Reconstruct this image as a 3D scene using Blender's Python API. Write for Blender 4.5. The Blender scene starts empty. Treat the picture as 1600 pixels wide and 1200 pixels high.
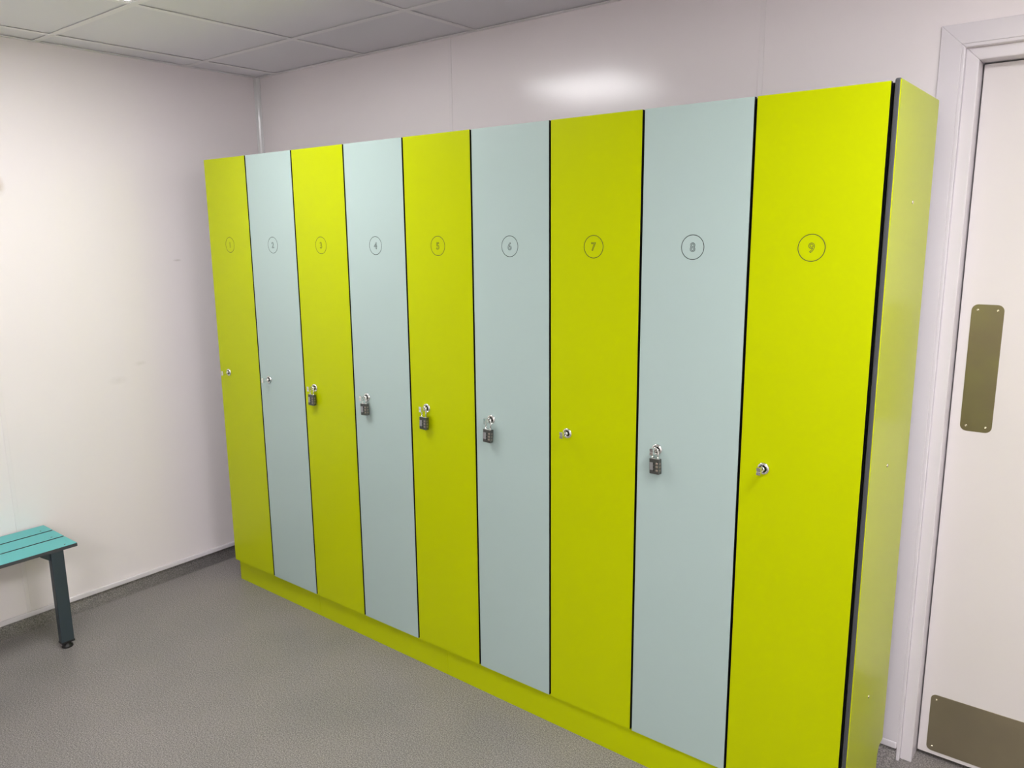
import bpy, bmesh, math
from mathutils import Vector, Matrix

C = bpy.context.scene.collection
# ------------------------------------------------------------------ measures
W, H, ZB = .2886, 1.8269, .1015           # locker pitch, top, door bottom
D, HC, GX = .481, 2.241, .2924            # back wall y, ceiling z, left wall at x=-GX
RX, FY = 4.10, -3.60                      # right wall, wall behind the viewer
LOCKZ, NUMZ = .958, 1.488

# ------------------------------------------------------------------ materials
def mat(name, col, rough=.5, metal=0., spec=.5, bump=None, var=None, emit=None, coat=0.):
    m = bpy.data.materials.new(name); m.use_nodes = True
    nt = m.node_tree; b = nt.nodes['Principled BSDF']
    b.inputs['Base Color'].default_value = (*col, 1)
    b.inputs['Roughness'].default_value = rough
    b.inputs['Metallic'].default_value = metal
    b.inputs['Specular IOR Level'].default_value = spec
    b.inputs['Coat Weight'].default_value = coat
    if emit:
        b.inputs['Emission Color'].default_value = (*emit[0], 1)
        b.inputs['Emission Strength'].default_value = emit[1]
    tc = nt.nodes.new('ShaderNodeTexCoord')
    if var:                                # (scale, second colour, lo, hi)
        n = nt.nodes.new('ShaderNodeTexNoise'); n.inputs['Scale'].default_value = var[0]
        n.inputs['Detail'].default_value = 5
        r = nt.nodes.new('ShaderNodeValToRGB')
        r.color_ramp.elements[0].position = var[2]; r.color_ramp.elements[0].color = (*col, 1)
        r.color_ramp.elements[1].position = var[3]; r.color_ramp.elements[1].color = (*var[1], 1)
        nt.links.new(tc.outputs['Object'], n.inputs['Vector'])
        nt.links.new(n.outputs['Fac'], r.inputs['Fac'])
        nt.links.new(r.outputs['Color'], b.inputs['Base Color'])
    if bump:                               # (scale, strength, distance)
        n = nt.nodes.new('ShaderNodeTexNoise'); n.inputs['Scale'].default_value = bump[0]
        n.inputs['Detail'].default_value = 3
        u = nt.nodes.new('ShaderNodeBump'); u.inputs['Strength'].default_value = bump[1]
        u.inputs['Distance'].default_value = bump[2]
        nt.links.new(tc.outputs['Object'], n.inputs['Vector'])
        nt.links.new(n.outputs['Fac'], u.inputs['Height'])
        nt.links.new(u.outputs['Normal'], b.inputs['Normal'])
    return m

def wall_material(name, marks=()):
    """white hygienic plastic cladding; marks = scuffs and coloured spots (centre, radii, strength, colour)"""
    base = (.87, .82, .825)
    m = mat(name, base, rough=.17, spec=.42, bump=(1.3, .05, .02))
    nt = m.node_tree; b = nt.nodes['Principled BSDF']
    tc = [n for n in nt.nodes if n.type == 'TEX_COORD'][0]
    prev = None
    no = nt.nodes.new('ShaderNodeTexNoise'); no.inputs['Scale'].default_value = 40
    nt.links.new(tc.outputs['Object'], no.inputs['Vector'])
    for c, rad, s, col in marks:
        mp = nt.nodes.new('ShaderNodeMapping'); mp.vector_type = 'TEXTURE'
        mp.inputs['Location'].default_value = c; mp.inputs['Scale'].default_value = rad
        g = nt.nodes.new('ShaderNodeTexGradient'); g.gradient_type = 'SPHERICAL'
        nt.links.new(tc.outputs['Object'], mp.inputs['Vector']); nt.links.new(mp.outputs['Vector'], g.inputs['Vector'])
        mu = nt.nodes.new('ShaderNodeMath'); mu.operation = 'MULTIPLY'
        nt.links.new(g.outputs['Fac'], mu.inputs[0]); nt.links.new(no.outputs['Fac'], mu.inputs[1])
        m2 = nt.nodes.new('ShaderNodeMath'); m2.operation = 'MULTIPLY'; m2.use_clamp = True
        nt.links.new(mu.outputs[0], m2.inputs[0]); m2.inputs[1].default_value = s
        mx = nt.nodes.new('ShaderNodeMix'); mx.data_type = 'RGBA'
        nt.links.new(m2.outputs[0], mx.inputs['Factor'])
        if prev: nt.links.new(prev, mx.inputs['A'])
        else: mx.inputs['A'].default_value = (*base, 1)
        mx.inputs['B'].default_value = (*col, 1)
        prev = mx.outputs['Result']
    if prev: nt.links.new(prev, b.inputs['Base Color'])
    return m

def floor_material():
    m = bpy.data.materials.new('safety_vinyl'); m.use_nodes = True
    nt = m.node_tree; b = nt.nodes['Principled BSDF']
    tc = nt.nodes.new('ShaderNodeTexCoord')
    n1 = nt.nodes.new('ShaderNodeTexNoise'); n1.inputs['Scale'].default_value = 260; n1.inputs['Detail'].default_value = 4
    n1.inputs['Roughness'].default_value = .8
    r1 = nt.nodes.new('ShaderNodeValToRGB')
    e = r1.color_ramp.elements
    e[0].position = .37; e[0].color = (.085, .082, .082, 1)
    e[1].position = .63; e[1].color = (.42, .395, .38, 1)
    x = e.new(.5); x.color = (.226, .211, .204, 1)
    n2 = nt.nodes.new('ShaderNodeTexNoise'); n2.inputs['Scale'].default_value = 3.0; n2.inputs['Detail'].default_value = 4
    r2 = nt.nodes.new('ShaderNodeValToRGB')
    r2.color_ramp.elements[0].position = .35; r2.color_ramp.elements[0].color = (.93, .93, .93, 1)
    r2.color_ramp.elements[1].position = .65; r2.color_ramp.elements[1].color = (1.05, 1.03, 1.03, 1)
    mx = nt.nodes.new('ShaderNodeMix'); mx.data_type = 'RGBA'; mx.blend_type = 'MULTIPLY'; mx.inputs['Factor'].default_value = 1
    for n in (n1, n2): nt.links.new(tc.outputs['Object'], n.inputs['Vector'])
    nt.links.new(n1.outputs['Fac'], r1.inputs['Fac']); nt.links.new(n2.outputs['Fac'], r2.inputs['Fac'])
    nt.links.new(r1.outputs['Color'], mx.inputs['A']); nt.links.new(r2.outputs['Color'], mx.inputs['B'])
    nt.links.new(mx.outputs['Result'], b.inputs['Base Color'])
    b.inputs['Roughness'].default_value = .42; b.inputs['Specular IOR Level'].default_value = .35
    bp = nt.nodes.new('ShaderNodeBump'); bp.inputs['Strength'].default_value = .25; bp.inputs['Distance'].default_value = .001
    nt.links.new(n1.outputs['Fac'], bp.inputs['Height']); nt.links.new(bp.outputs['Normal'], b.inputs['Normal'])
    return m

LIME = mat('lime_laminate', (.455, .53, .0), rough=.30, spec=.3, bump=(420, .05, .0004))
LIME.node_tree.nodes['Principled BSDF'].inputs['Specular Tint'].default_value = (1, 1, .25, 1)
PALE = mat('pale_blue_grey_laminate', (.395, .505, .48), rough=.34, spec=.4, bump=(420, .05, .0004))
CORE = mat('black_laminate_core', (.006, .006, .007), rough=.5, spec=.3)
EDGE = mat('charcoal_panel_edge', (.055, .058, .065), rough=.38, spec=.5)
INNER = mat('carcass_board_gap_shade', (.005, .005, .005), rough=.8, spec=.2)  # carcass blackened to put the shade of the door gaps into its colour
INK = mat('engraved_number_ink', (.008, .010, .009), rough=.6)
CHROME = mat('chrome', (.82, .82, .80), rough=.13, metal=1.)
DARKM = mat('dark_lock_core', (.05, .05, .045), rough=.3, metal=.8)
GUN = mat('gunmetal_padlock', (.115, .12, .11), rough=.34, metal=.75, bump=(300, .2, .0004))
LABEL = mat('grey_padlock_inset', (.33, .33, .33), rough=.4, metal=.4)
DIAL = mat('dull_brass_dial', (.27, .235, .19), rough=.4, metal=.6)
WHITE = mat('white_gloss_trim', (.74, .705, .735), rough=.25, spec=.45)
DOORW = mat('white_painted_door', (.735, .695, .70), rough=.33, spec=.35, var=(2.2, (.72, .68, .675), .4, .75))
STRIP = mat('wall_joint_strip', (.86, .815, .82), rough=.2, spec=.5)
CORNER = mat('pale_corner_strip', (.79, .785, .785), rough=.15, spec=.5)
STEEL = mat('brushed_steel_plate', (.235, .215, .105), rough=.36, metal=.93, bump=(60, .04, .001), var=(9, (.215, .18, .11), .35, .7))
STEEL2 = mat('dull_kick_plate', (.345, .30, .205), rough=.45, metal=.9, bump=(60, .04, .001), var=(7, (.30, .26, .185), .35, .75))
SCREW = mat('screw_metal', (.75, .70, .55), rough=.2, metal=1.)
TEAL = mat('teal_laminate', (.10, .47, .475), rough=.38, spec=.4, bump=(400, .05, .0004))
LEGM = mat('dark_slate_powder_coat', (.035, .052, .062), rough=.42, spec=.45)
BLACK = mat('black_plastic', (.012, .012, .012), rough=.4)
TILE = mat('white_ceiling_tile', (.885, .87, .90), rough=.75, spec=.2, bump=(220, .15, .0005))
BAR = mat('white_ceiling_bar', (.96, .94, .95), rough=.5, spec=.3)
VOID = mat('ceiling_void', (.02, .02, .02), rough=.9)
LEDF = mat('light_frame', (.85, .85, .85), rough=.4)
FLOOR = floor_material()
BROWN = (.45, .33, .22)
WALL_L = wall_material('wall_cladding_left', [((-GX, -.665, 1.714), (.08, .034, .045), 1.1, BROWN),
          ((-GX, .01, 1.42), (.02, .022, .006), .9, (.4, .35, .3)),
          ((-GX, -.30, .93), (.02, .045, .02), .35, (.5, .47, .4)),
          ((-GX, -.20, .99), (.02, .035, .012), .35, (.5, .47, .4))])
WALL = wall_material('wall_cladding')

# ------------------------------------------------------------------ helpers
def box(bm, x0, x1, y0, y1, z0, z1, mi=0):
    vs = [bm.verts.new((x, y, z)) for x in (x0, x1) for y in (y0, y1) for z in (z0, z1)]
    F = [(0, 1, 3, 2), (4, 6, 7, 5), (0, 4, 5, 1), (2, 3, 7, 6), (0, 2, 6, 4), (1, 5, 7, 3)]
    out = []
    for f in F:
        fc = bm.faces.new([vs[i] for i in f]); fc.material_index = mi; out.append(fc)
    return out

def prism(bm, pts, axis, a, b, mi=0):
    """extrude a 2-D outline along axis ('x','y','z') from a to b"""
    def P(p, t):
        return {'x': (t, p[0], p[1]), 'y': (p[0], t, p[1]), 'z': (p[0], p[1], t)}[axis]
    A = [bm.verts.new(P(p, a)) for p in pts]; B = [bm.verts.new(P(p, b)) for p in pts]
    n = len(pts); fs = [bm.faces.new(A), bm.faces.new(B[::-1])]
    for i in range(n):
        fs.append(bm.faces.new((A[i], B[i], B[(i+1) % n], A[(i+1) % n])))
    for f in fs: f.material_index = mi
    return fs

def rrect(x0, x1, z0, z1, r, n=6):
    pts = []
    for cx, cz, a0 in ((x1-r, z1-r, 0), (x0+r, z1-r, 90), (x0+r, z0+r, 180), (x1-r, z0+r, 270)):
        for k in range(n+1):
            a = math.radians(a0 + 90*k/n); pts.append((cx + r*math.cos(a), cz + r*math.sin(a)))
    return pts

def lathe(bm, prof, origin, axis=(0, -1, 0), seg=28, mi=0, mis=None):
    """prof = [(radius, distance along axis)]"""
    ax = Vector(axis).normalized(); o = Vector(origin)
    u = ax.orthogonal().normalized(); v = ax.cross(u)
    rings = []
    for r, t in prof:
        if r < 1e-6: rings.append([bm.verts.new(o + ax*t)])
        else: rings.append([bm.verts.new(o + ax*t + (u*math.cos(2*math.pi*k/seg) + v*math.sin(2*math.pi*k/seg))*r) for k in range(seg)])
    for j in range(len(rings)-1):
        a, b = rings[j], rings[j+1]
        for k in range(seg):
            k2 = (k+1) % seg
            if len(a) == 1 and len(b) == 1: continue
            if len(a) == 1: f = bm.faces.new((a[0], b[k], b[k2]))
            elif len(b) == 1: f = bm.faces.new((a[k], b[0], a[k2]))
            else: f = bm.faces.new((a[k], b[k], b[k2], a[k2]))
            f.material_index = mis[j] if mis else mi; f.smooth = True
    if len(rings[0]) > 1: bm.faces.new(rings[0]).material_index = mis[0] if mis else mi
    if len(rings[-1]) > 1: bm.faces.new(rings[-1]).material_index = mis[-1] if mis else mi

def tube(bm, pts, r, seg=12, mi=0):
    pts = [Vector(p) for p in pts]; rings = []
    ref = Vector((0, 1, 0))
    for i, p in enumerate(pts):
        t = (pts[min(i+1, len(pts)-1)] - pts[max(i-1, 0)]).normalized()
        u = t.cross(ref)
        if u.length < 1e-3: u = t.cross(Vector((1, 0, 0)))
        u.normalize(); v = t.cross(u)
        rings.append([bm.verts.new(p + (u*math.cos(2*math.pi*k/seg) + v*math.sin(2*math.pi*k/seg))*r) for k in range(seg)])
    for a, b in zip(rings, rings[1:]):
        for k in range(seg):
            f = bm.faces.new((a[k], a[(k+1) % seg], b[(k+1) % seg], b[k])); f.smooth = True; f.material_index = mi
    bm.faces.new(rings[0]); bm.faces.new(rings[-1][::-1])

def obj(name, bm, mats, parent=None, bevel=0., seg=2, loc=None):
    bmesh.ops.recalc_face_normals(bm, faces=bm.faces)
    me = bpy.data.meshes.new(name); bm.to_mesh(me); bm.free()
    for m in (mats if isinstance(mats, (list, tuple)) else [mats]): me.materials.append(m)
    o = bpy.data.objects.new(name, me); C.objects.link(o)
    if parent: o.parent = parent
    if loc: o.location = loc
    if bevel:
        b = o.modifiers.new('bevel', 'BEVEL'); b.width = bevel; b.segments = seg
        b.limit_method = 'ANGLE'; b.angle_limit = math.radians(35); b.harden_normals = False
    return o

def struct(o):
    o['kind'] = 'structure'; return o

def thing(name, label, cat, loc=(0, 0, 0), group=None):
    o = bpy.data.objects.new(name, None); o.empty_display_size = .1; C.objects.link(o)
    o.location = loc; o['label'] = label; o['category'] = cat
    if group: o['group'] = group
    return o

# ------------------------------------------------------------------ the room
TH = .12
XF0, XF1 = 2.6324, 3.4976                 # outer faces of the door frame
COVE_H, COVE_R = .040, .060
def cove(bm, p0, p1, nrm):
    """concave vinyl upstand along a wall foot from p0 to p1; nrm points into the room"""
    N = 8; prof = []
    for k in range(N+1):
        a = math.radians(90*k/N)
        prof.append((COVE_R*(1-math.sin(a)), COVE_H*(1-math.cos(a))))   # (off the wall, height)
    prof = prof[::-1]
    prof = [(d if d > 0 else 0, h) for d, h in prof]
    rows = [[bm.verts.new((p[0]+nrm[0]*d, p[1]+nrm[1]*d, h)) for d, h in prof] for p in (p0, p1)]
    for k in range(N):
        f = bm.faces.new((rows[0][k], rows[1][k], rows[1][k+1], rows[0][k+1])); f.smooth = True
    b = [bm.verts.new((p[0], p[1], -.0)) for p in (p0, p1)]
    for i in (0, 1): bm.faces.new(rows[i] + [b[i]])

bm = bmesh.new()
box(bm, -GX-TH, RX+TH, FY-TH, D+1.0, -.10, 0)
cove(bm, (-GX, FY), (-GX, D), (1, 0))
cove(bm, (-GX, D), (XF0, D), (0, -1))
cove(bm, (XF1, D), (RX, D), (0, -1))
struct(obj('floor', bm, FLOOR))

def cap(bm, x0, x1, y0, y1):
    box(bm, x0, x1, y0, y1, COVE_H-.002, COVE_H+.019)
bm = bmesh.new(); cap(bm, -GX, -GX+.009, FY, D); struct(obj('baseboard_left', bm, WHITE, bevel=.004, seg=3))
bm = bmesh.new(); cap(bm, -GX, XF0, D-.010, D); cap(bm, XF1, RX, D-.010, D); struct(obj('baseboard_back', bm, WHITE, bevel=.004, seg=3))

bm = bmesh.new(); box(bm, -GX-TH, -GX, FY-TH, D+TH, 0, HC+.3); struct(obj('wall_left', bm, WALL_L))
bm = bmesh.new()
DX0, DX1, DZ = 2.640, 3.490, 1.962           # structural opening of the doorway
box(bm, -GX, DX0, D, D+TH, 0, HC+.3); box(bm, DX1, RX, D, D+TH, 0, HC+.3); box(bm, DX0, DX1, D, D+TH, DZ, HC+.3)
struct(obj('wall_back', bm, WALL))
bm = bmesh.new(); box(bm, RX, RX+TH, FY-TH, D+TH, 0, HC+.3); struct(obj('wall_right', bm, WALL))
bm = bmesh.new(); box(bm, -GX, RX, FY-TH, FY, 0, HC+.3); struct(obj('wall_front', bm, WALL))

# joint strips of the wall cladding
def strip(name, x0, x1, y0, y1, z0=COVE_H+.019, z1=HC, m=STRIP):
    bm = bmesh.new(); box(bm, x0, x1, y0, y1, z0, z1); return struct(obj(name, bm, m, bevel=.0008))
sw = .0075
strip('trim_1', .927-sw, .927+sw, D-.002, D)
strip('trim_2', 2.125-sw, 2.125+sw, D-.002, D)
strip('trim_3', -GX, -GX+.002, -.742-sw, -.742+sw)
strip('trim_4', -GX, -GX+.002, -1.940-sw, -1.940+sw)
bm = bmesh.new()                              # hollow corner strip
cw = .022
prism(bm, [(-GX, D), (-GX, D-cw), (-GX+.003, D-cw), (-GX+.006, D-.012), (-GX+.012, D-.006), (-GX+cw, D-.003), (-GX+cw, D)], 'z', COVE_H+.019, HC)
struct(obj('trim_5', bm, CORNER, bevel=.001))

# ceiling: lay-in tiles on exposed bars
gx = [-GX] + [-.139 + .6*i for i in range(8)] + [RX]
gy = [D] + [.1233 - .6*j for j in range(7)] + [FY]
LIGHTS = {(1, 1): 21., (5, 1): 30., (5, 5): 47.}     # cell (column between bars, row): output; the rear one is an unseen, added fill
root = None
bm = bmesh.new()
for i in range(len(gx)-1):
    for j in range(len(gy)-1):
        x0, x1, y1, y0 = gx[i], gx[i+1], gy[j], gy[j+1]
        if x1-x0 < .02 or y1-y0 < .02: continue
        if (i-1, j-1) in LIGHTS: continue
        box(bm, x0+.006, x1-.006, y0+.006, y1-.006, HC+.0035, HC+.018)
box(bm, -GX-TH, RX+TH, FY-TH, D+TH, HC+.12, HC+.2, 1)
ceiling = struct(obj('ceiling', bm, [TILE, VOID]))
bm = bmesh.new()
bw = .012
for x in gx[1:-1]: box(bm, x-bw, x+bw, FY, D, HC, HC+.0012); box(bm, x-.001, x+.001, FY, D, HC+.001, HC+.03)
for y in gy[1:-1]: box(bm, -GX, RX, y-bw, y+bw, HC+.0002, HC+.0013); box(bm, -GX, RX, y-.001, y+.001, HC+.001, HC+.03)
box(bm, -GX, -GX+.019, FY, D, HC-.0006, HC+.0014); box(bm, -GX, RX, D-.019, D, HC-.0008, HC+.0012)
box(bm, RX-.019, RX, FY, D, HC-.0006, HC+.0014); box(bm, -GX, RX, FY, FY+.019, HC-.0008, HC+.0012)
obj('ceiling_grid', bm, BAR, ceiling)

where = {(1, 1): 'lit square ceiling panel over the lockers, its corner just showing at the top left',
         (5, 1): 'flush square ceiling light in front of the white door',
         (5, 5): 'unseen square ceiling panel added as fill light, far behind the viewpoint'}
for c in LIGHTS:
    x0, x1 = gx[c[0]+1], gx[c[0]+2]; y1, y0 = gy[c[1]+1], gy[c[1]+2]
    cx, cy = (x0+x1)/2, (y0+y1)/2
    t = thing('ceiling_light', where[c], 'ceiling light', (cx, cy, HC), 'square ceiling lights')
    h = .288; f = .014
    bm = bmesh.new()
    for a in ((-h, h, -h, -h+f), (-h, h, h-f, h), (-h, -h+f, -h+f, h-f), (h-f, h, -h+f, h-f)):
        box(bm, *a, .0016, .014)
    obj('frame', bm, LEDF, t)
    bm = bmesh.new(); box(bm, -h+f, h-f, -h+f, h-f, .004, .012)
    obj('diffuser', bm, mat('lit_diffuser', (.9, .9, .9), rough=.5, emit=((1.0, .985, .99), LIGHTS[c])), t)

# ------------------------------------------------------------------ lockers
def text_outline(ch, size):
    cu = bpy.data.curves.new('t', 'FONT'); cu.body = ch; cu.size = size
    cu.align_x = 'CENTER'; cu.fill_mode = 'NONE'; cu.bevel_depth = .00062; cu.bevel_resolution = 1; cu.resolution_u = 5
    o = bpy.data.objects.new('t', cu); C.objects.link(o)
    dg = bpy.context.evaluated_depsgraph_get(); dg.update()
    me = bpy.data.meshes.new_from_object(o.evaluated_get(dg))
    bpy.data.objects.remove(o); bpy.data.curves.remove(cu)
    return me

def number_mesh(ch):
    me = text_outline(ch, .0305)
    bm = bmesh.new(); bm.from_mesh(me); bpy.data.meshes.remove(me)
    xs = [v.co.x for v in bm.verts]; ys = [v.co.y for v in bm.verts]
    mx, my = (min(xs)+max(xs))/2, (min(ys)+max(ys))/2
    for v in bm.verts:
        x, y, z = v.co
        v.co = (x-mx, z*.35 - .0002, y-my)
    R, r, n = .0300, .00085, 64               # engraved ring
    rings = []
    for k in range(n):
        a = 2*math.pi*k/n
        rings.append([bm.verts.new(((R+r*math.cos(b))*math.cos(a), r*.35*math.sin(b)-.0002, (R+r*math.cos(b))*math.sin(a)))
                      for b in [2*math.pi*q/6 for q in range(6)]])
    for k in range(n):
        a, b = rings[k], rings[(k+1) % n]
        for q in range(6): bm.faces.new((a[q], a[(q+1) % 6], b[(q+1) % 6], b[q]))
    for f in bm.faces: f.material_index = 0
    return bm

def lock_bm():
    bm = bmesh.new()
    lathe(bm, [(.0122, 0), (.0122, .0012), (.0112, .0032), (.0088, .0042), (.0072, .0036), (.0068, .0010), (0, .0010)],
          (0, 0, 0), mis=[0, 0, 0, 0, 1, 1])
    lathe(bm, [(.0048, .001), (.0048, .0075), (.0036, .0085), (0, .0085)], (0, 0, 0), seg=18)
    box(bm, -.0013, .0013, -.0215, -.006, .0040, .0064)
    box(bm, -.0013, .0013, -.0215, -.006, -.0064, -.0040)
    box(bm, -.0042, .0042, -.0265, -.0205, .0008, .0074)
    box(bm, -.0042, .0042, -.0265, -.0205, -.0074, -.0008)
    box(bm, -.0034, .0034, -.0255, -.0205, -.0020, .0020)
    return bm

lock_me = None
off = {0: .065, 1: .062, 2: .062, 3: .068, 4: .075, 5: .065, 6: .062, 7: .062, 8: .062}
g = .0035
spot = ['in the corner at the far left end of the row', 'with a bare lock, second from the left end', 'with a padlock, third from the left end',
        'with a padlock, fourth from the left end', 'with a padlock, middle of the row', 'with a padlock, right of the middle one',
        'with a bare lock, third from the right', 'with a padlock, second from the right', 'with a bare lock, at the right end']
for i in range(9):
    lime = i % 2 == 0
    t = thing('locker', 'tall %s locker numbered %d, %s' % ('lime' if lime else 'pale grey', i+1, spot[i]),
              'locker', (i*W, 0, 0), 'row of nine tall lockers')
    bm = bmesh.new()                          # carcass, open behind the door
    b0, b1 = .001, W-.001
    box(bm, b0, b0+.010, .0145, .365, ZB, H-.002); box(bm, b1-.010, b1, .0145, .365, ZB, H-.002)
    box(bm, b0+.010, b1-.010, .0145, .365, ZB, ZB+.012); box(bm, b0+.010, b1-.010, .0145, .365, H-.014, H-.002)
    box(bm, b0+.010, b1-.010, .355, .365, ZB+.012, H-.014)
    obj('carcass', bm, INNER, t)
    bm = bmesh.new()
    fs = box(bm, g if i else .001, W-g, 0, .0125, ZB, H, 0)
    for f in fs:
        f.normal_update()
        if abs(f.normal.y) < .5: f.material_index = 1
    dr = obj('door', bm, [LIME if lime else PALE, CORE], t)
    o = obj('door_number', number_mesh(str(i+1)), INK, dr, loc=(W/2, 0, NUMZ)); o['label'] = 'engraved ring around an outlined %d' % (i+1)
    if lock_me is None:
        o = obj('hasp_lock', lock_bm(), [CHROME, DARKM], dr, bevel=.0006); lock_me = o.data; l0 = o
    else:
        o = l0.copy(); C.objects.link(o); o.parent = dr
    o.location = (off[i], 0, LOCKZ); o.scale = (1.26, 1.26, 1.26); o['label'] = 'small chrome hasp lock'

# base board, running very slightly out of line with the doors
t = thing('plinth', 'low lime green base board running along the floor under all nine lockers', 'plinth', (0, 0, 0))
def py(x): return .022 - .0078*x
cuts = [-.004, .569, 1.282, 2.600]
for a, b in zip(cuts, cuts[1:]):
    bm = bmesh.new()
    a2, b2 = a+.0004, b-.0004
    prism(bm, [(a2, py(a2)), (b2, py(b2)), (b2, py(b2)+.012), (a2, py(a2)+.012)], 'z', 0, ZB-.0015)
    obj('base_board', bm, LIME, t, bevel=.0006)

# end panel
t = thing('end_panel', 'tall lime side panel with dark front edge, closing the locker row beside the white door', 'panel', (2.6015, 0, 0))
PT = .0125
bm = bmesh.new()
out = [(-.004, 0), (.322, 0), (.322, .098), (.334, .118), (.372, .121), (.372, 1.831), (-.004, 1.831)]
fs = prism(bm, out, 'x', 0, PT)
for f in fs:
    if not all(v.co.x > PT-1e-5 for v in f.verts): f.material_index = 1
obj('panel', bm, [LIME, EDGE], t, bevel=.0035, seg=3)
for y, z in ((.180, 1.587), (.150, .973), (.158, .360)):
    bm = bmesh.new()
    lathe(bm, [(.0046, 0), (.0046, .0006), (.0034, .0022), (.0014, .0026), (.001, .0012), (0, .0012)], (PT, y, z), axis=(1, 0, 0), seg=16)
    obj('screw', bm, SCREW, t)

# ------------------------------------------------------------------ padlocks
def padlock(i, drop, shackle, tilt):
    names = {2: 'lime door 3', 3: 'pale grey door 4', 4: 'lime door 5', 5: 'pale grey door 6', 7: 'pale grey door 8'}
    extra = {2: 'leftmost of the five padlocks', 3: 'hanging close under its lock', 4: 'hanging low on a long shackle',
             5: 'hanging low on a long bright shackle', 7: 'largest in view'}
    t = thing('padlock', 'dark metal combination padlock on %s, %s' % (names[i], extra[i]), 'padlock',
              (i*W+off[i], -.0110 if i == 7 else -.0145, LOCKZ), 'combination padlocks on the locker doors')
    t.scale = (1.24, 1.24, 1.24); drop /= 1.24
    t.rotation_euler = (0, math.radians(tilt[0]), math.radians(tilt[1]))
    zt = -drop+.017                            # top of the body
    bw_, bh, bd = .0245, .034, .0115
    bm = bmesh.new()
    box(bm, -bw_/2, bw_/2, -bd/2, bd/2, zt-bh, zt)
    body = obj('body', bm, [GUN], t, bevel=.0016, seg=3)
    bm = bmesh.new(); box(bm, -bw_/2+.001, bw_/2-.001, -bd/2+.0008, bd/2-.0008, zt-.0006, zt+.0006); obj('top_plate', bm, CHROME, body, bevel=.0004)
    bm = bmesh.new(); box(bm, -.0105, -.0022, -bd/2-.0005, -bd/2+.001, zt-.0255, zt-.0085); obj('inset', bm, LABEL, body, bevel=.0004)
    bm = bmesh.new()
    for k in range(3):
        z = zt-.0105-.0075*k
        box(bm, -.0012, .0008, -bd/2-.0006, -bd/2+.001, z-.0022, z+.0022)
    obj('index_mark', bm, BLACK, body)
    for k in range(3):
        z = zt-.0105-.0075*k
        bm = bmesh.new()
        lathe(bm, [(.0056, -.0026), (.0062, -.0018), (.0062, .0018), (.0056, .0026)], (.0068, -.0005, z), axis=(0, 0, 1), seg=10)
        obj('dial', bm, DIAL, t)
    bm = bmesh.new()
    s = .0072; top = shackle-s
    pts = [(-s, 0, zt-.004), (-s, 0, top*.5+zt*.5), (-s, 0, top)]
    for k in range(1, 12):
        a = math.pi*(1-k/12); pts.append((s*math.cos(a), 0, top+s*math.sin(a)))
    pts += [(s, 0, top), (s, 0, top*.5+zt*.5), (s, 0, zt-.004)]
    tube(bm, pts, .0018)
    obj('shackle', bm, CHROME, t)
padlock(2, .044, .0047, (2, 4))
padlock(3, .041, .0047, (-2, 3))
padlock(4, .049,   .0047, (2, 2))
padlock(5, .049,   .0047, (3, 3))
padlock(7, .043, .0047, (-2, -6))

# ------------------------------------------------------------------ doorway
YF = .474                                     # front of architrave
bm = bmesh.new()
def frame_run(bm, zb, x0, x1, zt, w, y0, y1):
    """a mitred three-sided surround whose outer edge is x0/x1/zt and face width w"""
    prism(bm, [(x0, zb), (x0+w, zb), (x0+w, zt-w), (x0, zt)], 'y', y0, y1)
    prism(bm, [(x1, zb), (x1, zt), (x1-w, zt-w), (x1-w, zb)], 'y', y0, y1)
    prism(bm, [(x0, zt), (x0+w, zt-w), (x1-w, zt-w), (x1, zt)], 'y', y0, y1)
XA0, XA1 = 2.585, 3.545
frame_run(bm, COVE_H+.019, XA0, XA1, 2.019, .048, YF, D)
struct(obj('trim_6', bm, WHITE, bevel=.0012))
bm = bmesh.new()
x0, x1 = XA0+.048-.0006, XA1-.048+.0006
zt = 2.019-.048+.0006
frame_run(bm, 0, x0, x1, zt, .009, YF+.0015, .575)      # bead
frame_run(bm, 0, x0+.0086, x1-.0086, zt-.0086, .030, .492, .575)  # frame face
o = struct(obj('trim_7', bm, WHITE, bevel=.0025, seg=3))
XL0, XL1 = x0+.009+.030, x1-.009-.030
bm = bmesh.new()                              # hallway blind behind the leaf
box(bm, DX0-.2, DX1+.2, D+.9, D+1.0, 0, DZ+.2); struct(obj('wall_hall', bm, WALL))
YD = .550
bm = bmesh.new(); box(bm, XL0+.003, XL1-.003, YD, YD+.044, .014, zt-.009-.030-.003)
door = struct(obj('door_1', bm, DOORW, bevel=.0015))
def plate(name, x0, x1, z0, z1, r, m, label, screws, ins):
    bm = bmesh.new(); prism(bm, rrect(x0, x1, z0, z1, r), 'y', YD-.0015, YD+.0005)
    p = obj(name, bm, m, door, bevel=.0004); p['label'] = label
    for x, z in screws:
        bm = bmesh.new(); lathe(bm, [(.0034, -.0005), (.0034, .0004), (.0024, .0014), (.0009, .0016), (.0007, .0006), (0, .0006)], (x, YD-.0015, z), seg=14)
        obj('screw', bm, SCREW, p)
    return p
e = .0145
a = (2.700, 2.7745, .992, 1.332)
plate('push_plate', *a, .016, STEEL, 'dull brownish steel push plate with rounded corners',
      [(a[0]+e, a[3]-e), (a[1]-e, a[3]-e), (a[0]+e, a[2]+e), (a[1]-e, a[2]+e)], e)
a = (2.697, XL1-.025, .026, .204)
plate('kick_plate', *a, .014, STEEL2, 'dull brownish steel kick plate across the door foot',
      [(a[0]+e, a[3]-e), (a[1]-e, a[3]-e), (a[0]+e, a[2]+e), (a[1]-e, a[2]+e)], e)

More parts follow.
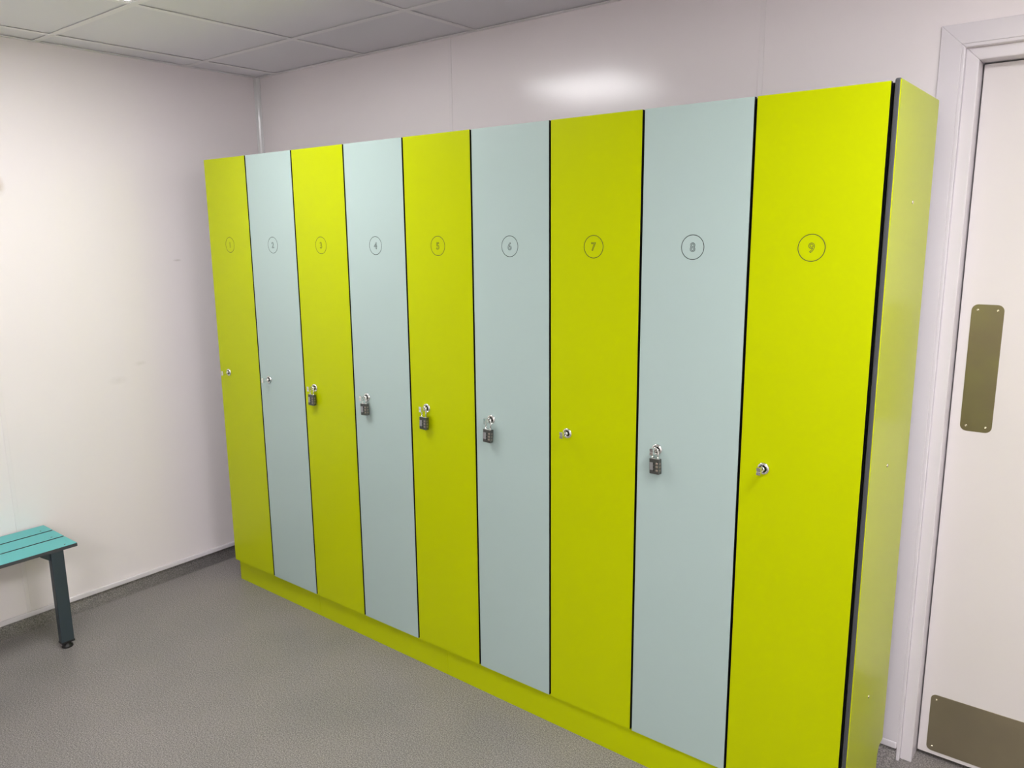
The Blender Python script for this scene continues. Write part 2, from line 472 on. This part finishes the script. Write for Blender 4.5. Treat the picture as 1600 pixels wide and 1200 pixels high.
# ------------------------------------------------------------------ bench
t = thing('bench', 'low wall bench with three turquoise slats on a dark metal leg, at the left edge', 'bench', (-.14, -1.45, 0))
def L(x0, x1, y0, y1, z0, z1): return (x0+.14, x1+.14, y0+1.45, y1+1.45, z0, z1)
ST = .398
for x0, x1 in ((-.283, -.2005), (-.1915, -.0990), (-.0900, .017)):
    bm = bmesh.new()
    fs = box(bm, *L(x0, x1, -2.25, -.655, ST-.0125, ST))
    for f in fs:
        f.normal_update()
        if f.normal.z < .5: f.material_index = 1
    sl = obj('slat', bm, [TEAL, EDGE], t)
    for y in (-.690, -2.215):
        bm = bmesh.new(); xm = x1-.022+.14
        lathe(bm, [(.0032, -.0004), (.0032, .0004), (0, .0005)], (xm, y+1.45, ST), axis=(0, 0, 1), seg=12)
        obj('screw', bm, DARKM, sl)
for y0, y1, s in ((-.748, -.703, -1), (-2.202, -2.157, 1)):
    bm = bmesh.new(); box(bm, *L(-.016, .014, y0, y1, .024, ST-.0125))
    lg = obj('leg', bm, LEGM, t, bevel=.003, seg=2)
    bm = bmesh.new(); xm, ym = .139, (y0+y1)/2+1.45
    box(bm, xm-.0155, xm+.0155, ym-.0235, ym+.0235, .020, .027)
    lathe(bm, [(.0135, .021), (.0135, .012), (.018, .010), (.020, .003), (.019, 0)], (xm, ym, 0), axis=(0, 0, 1), seg=20)
    obj('foot', bm, BLACK, lg)
    bm = bmesh.new()
    ya, yb = (y0, y0-.030) if s < 0 else (y1, y1+.030)
    prism(bm, [(ya+1.45, ST-.0125), (yb+1.45, ST-.0125), (yb+1.45, ST-.022), (ya+1.45, ST-.045)], 'x', -.010+.14, .004+.14)
    obj('gusset', bm, LEGM, lg)
    bm = bmesh.new(); box(bm, *L(-.2915, -.016, y0+.006, y1-.006, ST-.050, ST-.0125))
    obj('cross_rail', bm, LEGM, t, bevel=.002)
bm = bmesh.new(); box(bm, *L(-.2915, -.262, -2.157, -.748, ST-.050, ST-.0125)); obj('wall_rail', bm, LEGM, t, bevel=.002)

# ------------------------------------------------------------------ camera
F = 1231.23
right = Vector((.78373933, .62101839, -.0094251))
up = Vector((-.11071342, .15462273, .98175066))
fwd = Vector((-.61114254, .76839311, -.18993899))
cam = bpy.data.cameras.new('camera'); cam.sensor_fit = 'HORIZONTAL'; cam.sensor_width = 36
cam.lens = F/1600*36; cam.clip_start = .02
co = bpy.data.objects.new('camera', cam); C.objects.link(co)
M = Matrix.Identity(4)
for r in range(3):
    M[r][0], M[r][1], M[r][2] = right[r], up[r], -fwd[r]
M[0][3], M[1][3], M[2][3] = 3.0408, -1.8231, 1.5302
co.matrix_world = M
bpy.context.scene.camera = co

w = bpy.data.worlds.new('world'); bpy.context.scene.world = w; w.use_nodes = True
w.node_tree.nodes['Background'].inputs['Color'].default_value = (.02, .02, .02, 1)
vs = bpy.context.scene.view_settings
vs.view_transform = 'Standard'; vs.look = 'None'; vs.gamma = 1; vs.use_curve_mapping = False
vs.exposure = 0.07
